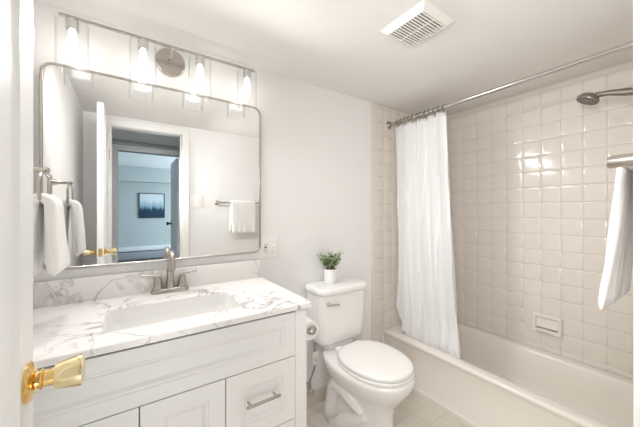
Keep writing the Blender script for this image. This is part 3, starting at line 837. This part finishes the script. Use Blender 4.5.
for i in range(34):
    a = rnd.uniform(0, 2 * PI); lean = rnd.uniform(.05, 1.0)
    p0 = Vector((QX + .02 * math.cos(a), QY + .02 * math.sin(a), QZ_ + .083))
    L = rnd.uniform(.05, .112)
    tip = p0 + Vector((math.cos(a) * lean * .088, math.sin(a) * lean * .058, L))
    mid = (p0 + tip) / 2 + Vector((0, 0, .010))
    bs_.tube([p0, mid, tip], [.0016, .0013, .0008], 5)
    for k_ in range(9):
        f = .25 + .75 * k_ / 8
        pp = p0.lerp(mid, f * 2) if f < .5 else mid.lerp(tip, f * 2 - 1)
        ang = rnd.uniform(0, 2 * PI)
        d = Vector((math.cos(ang), math.sin(ang), rnd.uniform(-.1, .8)))
        leaf(b1 if rnd.random() < .5 else b2, pp, d, rnd.uniform(.018, .027), rnd.uniform(.012, .017))
bs_.obj('stems', M['stem'], t); b1.obj('foliage', M['leaf'], t, angle=50); b2.obj('foliage', M['leaf_pale'], t, angle=50)

# ------------------------------------------------------------------ bathtub
b = B(); k = 10
tx0, tx1, ty0, ty1 = TUBX, EX - .0, SY + .0, NY - .0
e = .0005
def ring_t(x0, x1, y0, y1, z, r): return rrect(x0, x1, y0, y1, z, r, k)
O = lambda i, z, r: ring_t(tx0 + i, tx1 - e, ty0 + e, ty1 - e, z, r)
rings = [O(-.006, 0, .004), O(-.006, .028, .004), O(.006, .036, .004), O(.014, .045, .004), O(.014, RIM - .045, .004), O(.006, RIM - .030, .004), O(.0, RIM - .020, .004), O(0, RIM - .010, .004), O(.003, RIM - .003, .005), O(.010, RIM, .006)]
ix0, ix1, iy0, iy1 = tx0 + .078, tx1 - .068, ty0 + .095, ty1 - .075
I = lambda i, z, r, j=0: ring_t(ix0 + i, ix1 - i * .8, iy0 + i * 1.2 + j, iy1 - i * 1.6, z, r)
rings += [I(-.010, RIM, .11), I(-.002, RIM - .003, .10), I(.006, RIM - .014, .10), I(.016, RIM - .08, .10), I(.035, RIM - .19, .10), I(.055, RIM - .255, .10), I(.090, RIM - .285, .10), I(.14, RIM - .292, .08)]
b.loft(rings)
tub = thing('bathtub', 'almond enamel bathtub along the tiled wall', 'bathtub', ((tx0 + tx1) / 2, .8, 0))
b.obj('tub_shell', M['tub'], tub, angle=45)
b = B(); b.lathe((2.03, .33, RIM - .292), (0, 0, 1), [(0, 0), (.032, 0), (.032, .003), (.025, .004), (0, .002)], 24); b.obj('drain', M['chrome'], tub)
b = B(); b.lathe((2.03, iy0 + .0395, RIM - .12), (0, 1, .15), [(0, 0), (.036, 0), (.036, .006), (.030, .010), (0, .011)], 28); b.obj('overflow_plate', M['chrome'], tub)

# tub spout & valve on the south wall
TF = SY + .0085
t = thing('tub_spout', 'nickel tub spout on the tiled end wall', 'faucet', (2.03, SY, .52))
b = B(); b.tube([(2.03, TF, .52), (2.03, TF + .06, .52), (2.03, TF + .12, .515), (2.03, TF + .14, .50)], [.028, .026, .025, .022], 20); b.obj('spout', M['nickel'], t)
t = thing('shower_valve', 'nickel shower valve trim on the tiled end wall', 'shower valve', (2.03, SY, .95))
b = B(); b.lathe((2.03, TF, .95), (0, 1, 0), [(0, 0), (.085, 0), (.083, .006), (.030, .012), (.025, .05), (0, .052)], 40); b.obj('escutcheon', M['nickel'], t)
b = B(); b.tube([(2.03, TF + .045, .95), (2.03, TF + .052, .90), (2.03, TF + .055, .86)], [.012, .009, .008], 12); b.obj('lever', M['nickel'], t)

# ------------------------------------------------------------------ hand shower
t = thing('hand_shower', 'nickel hand shower on its wall arm above the tub', 'shower head', (2.05, SY, 1.90))
sx = 2.045
b = B(); b.lathe((sx, TF, 1.93), (0, 1, 0), [(0, 0), (.028, 0), (.026, .006), (.012, .012), (0, .013)], 24)
b.tube([(sx, TF + .005, 1.93), (sx, TF + .06, 1.925), (sx, TF + .10, 1.905), (sx, TF + .125, 1.88)], .0095, 14)
b.obj('shower_arm', M['nickel'], t)
b = B(); b.lathe((sx, TF + .115, 1.885), (0, .5, -.86), [(0, 0), (.016, 0), (.018, .02), (.018, .045), (.012, .05), (0, .05)], 20); b.obj('bracket', M['nickel_dark'], t)
# handle from bracket out to the head
hp = [(sx, .155, 1.868), (sx, .20, 1.868), (sx, .25, 1.880), (sx, .30, 1.892), (sx, .355, 1.907), (sx, .405, 1.912)]
b = B(); b.tube(hp, [.012, .017, .020, .019, .014, .014], 20); b.obj('handle', M['nickel_dark'], t)
b = B()
b.lathe((sx, .425, 1.915), Vector((-.25, .45, -1)), [(0, -.012), (.020, -.010), (.038, 0), (.048, .014), (.050, .022), (.048, .028), (0, .029)], 36); hd = b.obj('head', M['nickel_dark'], t)
b = B()
ax = Vector((-.25, .45, -1)).normalized(); uu = ax.orthogonal().normalized(); vv = ax.cross(uu)
for rr_, nn_ in ((.014, 6), (.027, 12), (.039, 18)):
    for i in range(nn_):
        a = 2 * PI * i / nn_
        p = Vector((sx, .425, 1.915)) + ax * .029 + (uu * math.cos(a) + vv * math.sin(a)) * rr_
        b.lathe(p, ax, [(0, -.001), (.0026, -.001), (.0018, .003), (0, .003)], 8)
b.obj('nozzles', M['slot'], hd)

# ------------------------------------------------------------------ soap dish on the east wall
t = thing('soap_dish', 'almond ceramic recessed soap dish on the long tiled wall', 'soap dish', (EX, .709, .53))
SFX = EX - .0085
def yz(y0, y1, z0, z1, X, r=.006, k_=4): return [(X, p[0], p[1]) for p in rrect(y0, y1, z0, z1, 0, r, k_)]
y0, y1, z0, z1 = .622, .782, .470, .592
b = B()
b.loft([yz(y0, y1, z0, z1, SFX + .004), yz(y0, y1, z0, z1, SFX - .020), yz(y0 + .003, y1 - .003, z0 + .003, z1 - .003, SFX - .026), yz(y0 + .013, y1 - .013, z0 + .014, z1 - .014, SFX - .026), yz(y0 + .017, y1 - .017, z0 + .018, z1 - .018, SFX - .020), yz(y0 + .020, y1 - .020, z0 + .020, z1 - .020, SFX - .001)])
b.obj('dish_frame', M['tub'], t, angle=50)
b = B()
# projecting tray with a bowed lip
def tray(zz, dx, i): 
    out = []
    n_ = 12
    for q in range(n_ + 1):
        f = q / n_; yy = y0 + .010 + i + (y1 - y0 - .020 - 2 * i) * f
        out.append((SFX - .010 - (dx) * math.sin(PI * f) ** .5 if 0 < f < 1 else SFX - .010, yy, zz))
    out.append((SFX - .002, y1 - .010 - i, zz)); out.append((SFX - .002, y0 + .010 + i, zz))
    return out
b.loft([tray(z0 + .006, .018, .004), tray(z0 + .010, .026, 0), tray(z0 + .026, .034, 0), tray(z0 + .030, .032, .002), tray(z0 + .029, .027, .004), tray(z0 + .025, .024, .006)])
b.obj('tray', M['tub'], t, angle=50)
b = B()
for q in range(6):
    yy = .652 + q * .023
    b.tube([(SFX - .028, yy, z0 + .0255), (SFX - .008, yy, z0 + .0255)], .0032, 8)
b.obj('drain_ridges', M['tub'], t)

# ------------------------------------------------------------------ shower rod, rings, curtain
RX, RZ = 1.760, 2.002
t = thing('shower_rod', 'polished metal shower rod running over the tub front', 'curtain rod', (RX, NY, RZ))
NF, SF = NY - .0085, SY + .0085
B().tube([(RX, SF, RZ), (RX, NF, RZ)], .0125, 24).obj('rod', M['rod'], t)
for yy, s in ((NF, -1), (SF, 1)):
    b = B(); b.lathe((RX, yy, RZ), (0, s, 0), [(.013, 0), (.030, 0), (.031, .004), (.024, .012), (.018, .020), (.0165, .030), (.013, .031), (.013, 0)], 32)
    bmesh.ops.delete(b.bm, geom=[f for f in b.bm.faces if len(f.verts) > 8], context='FACES'); b.obj('flange', M['nickel_dark'], t)

CYL, CYR = 1.505, 1.080      # curtain left (far) and right (near) at the top
CTOP, = (1.972,)
NR = 12
def fold(u):
    """fold phase across the curtain, 0..1 far to near"""
    return u * 2 * PI * 5.5 + .9 * math.sin(u * 7)
def curtain_pt(u, v):
    """u 0 far .. 1 near, v 0 top .. 1 bottom"""
    fu = u
    yt = CYL + (CYR - CYL) * fu
    yb = 1.533 + (1.000 - 1.533) * fu
    y = yt + (yb - yt) * v ** 1.3
    K = ((0, .51), (.03, .44), (.07, .385), (.12, .345), (.18, .31), (.30, .26), (.60, .22), (.74, .20), (1.0, .20))
    for (ua, ha), (ub, hb) in zip(K, K[1:]):
        if ua <= u <= ub + 1e-9: hem = ha + (hb - ha) * (u - ua) / (ub - ua)
    z = CTOP + (hem - CTOP) * v
    ph = fold(u)
    amp = (.040 + .004 * math.sin(v * 2.2)) * (1 - .55 * v ** 4)
    sg = math.sin(ph + .5 * math.sin(v * 3 + u * 5))
    big = math.copysign(abs(sg) ** 1.5, sg) if sg < 0 else sg ** .7
    n1 = noise.noise(Vector((u * 5, v * 2.4, 1.7)))
    x = RX + .002 + .052 * min(1, v / .85) ** 1.4 + amp * (.35 + .65 * v ** .3) * big + .018 * n1 * v + .008 * math.sin(2.3 * ph + 1) * v + .012 * noise.noise(Vector((u * 16, v * 3.1, 4.4))) * v - .060 * max(0, .18 - abs(noise.noise(Vector((u * 9 + v * 1.3, v * 1.9, 7.7)))))
    y += .010 * math.cos(ph * 1.0) * (.4 + .6 * v) + .012 * noise.noise(Vector((u * 4, v * 3, 8))) * v
    # hem slack curls
    lim = TUBX + .094
    f = min(1, max(0, (RIM + .30 - z) / .25))
    x = max(x, lim) * f + x * (1 - f) if z > RIM + .05 else max(x, lim + .004 * math.sin(ph))
    return Vector((x, y, z))
b = B(); nu, nv = 150, 70
G = [[b.bm.verts.new(curtain_pt(i / nu, j / nv)) for j in range(nv + 1)] for i in range(nu + 1)]
for i in range(nu):
    for j in range(nv): b.bm.faces.new((G[i][j], G[i + 1][j], G[i + 1][j + 1], G[i][j + 1]))
cu = b.obj('shower_curtain', M['curtain'], angle=80)
sm = cu.modifiers.new('thickness', 'SOLIDIFY'); sm.thickness = .0015
tag(cu, 'white fabric shower curtain gathered at the far end of the rod', 'shower curtain')
for i in range(NR):
    u = (i + .5) / NR
    p = curtain_pt(u, .006)
    rp = Vector((RX, p.y, RZ))
    b = B()
    # open hook: over the rod and down through the hem
    pts = []
    for q in range(17):
        a = math.radians(-50 + 280 * q / 16)
        pts.append(rp + Vector((.0165 * math.cos(a), 0, .0165 * math.sin(a))))
    low = Vector((p.x, p.y, p.z - .012))
    pts = [low + Vector((.006, 0, .004)), low + Vector((.005, 0, .02))] + pts + [low + Vector((-.006, 0, .018)), low + Vector((-.004, 0, .002))]
    b.tube(pts, .0022, 8)
    b.lathe(rp + Vector((0, 0, .0175)), (0, 0, 1), [(0, 0), (.004, 0), (.004, .004), (0, .005)], 10)
    o = b.obj('curtain_hook', M['nickel_dark'])
    tag(o, 'dark metal curtain hook holding the white curtain on the rod', 'curtain hook', 'curtain hooks on the shower rod')

# ------------------------------------------------------------------ ceiling exhaust vent
vx0, vx1, vy0, vy1 = .986, 1.208, .694, .936
t = thing('ceiling_vent', 'square white slotted exhaust fan grille on the ceiling', 'vent', ((vx0 + vx1) / 2, (vy0 + vy1) / 2, H))
b = B()
R3 = lambda i, z: rrect(vx0 + i, vx1 - i, vy0 + i, vy1 - i, z, .004, 3)
gi = .026
b.loft([R3(0, H), R3(0, H - .004), R3(.006, H - .008), R3(gi - .002, H - .024), R3(gi, H - .024), R3(gi, H - .006)], False, False)
b.obj('cover', M['vent'], t, angle=25)
b = B(); gx0, gx1, gy0, gy1 = vx0 + gi, vx1 - gi, vy0 + gi, vy1 - gi
ns = 13
for i in range(ns):
    yy = gy0 + (gy1 - gy0) * (i + .5) / ns
    b.box(gx0, gx1, yy - .0036, yy + .0036, H - .024, H - .0205)
for f in (.5,):
    xx = gx0 + (gx1 - gx0) * f; b.box(xx - .002, xx + .002, gy0, gy1, H - .0235, H - .019)
b.obj('slats', M['vent'], t, smooth=False)
b = B(); b.box(VX0, VX1, VY0, VY1, H + .07, H + .075).box(VX0, VX0 + .002, VY0, VY1, H + .001, H + .07).box(VX1 - .002, VX1, VY0, VY1, H + .001, H + .07).box(VX0 + .002, VX1 - .002, VY0, VY0 + .002, H + .001, H + .07).box(VX0 + .002, VX1 - .002, VY1 - .002, VY1, H + .001, H + .07); b.obj('fan_housing', M['duct'], t, smooth=False)
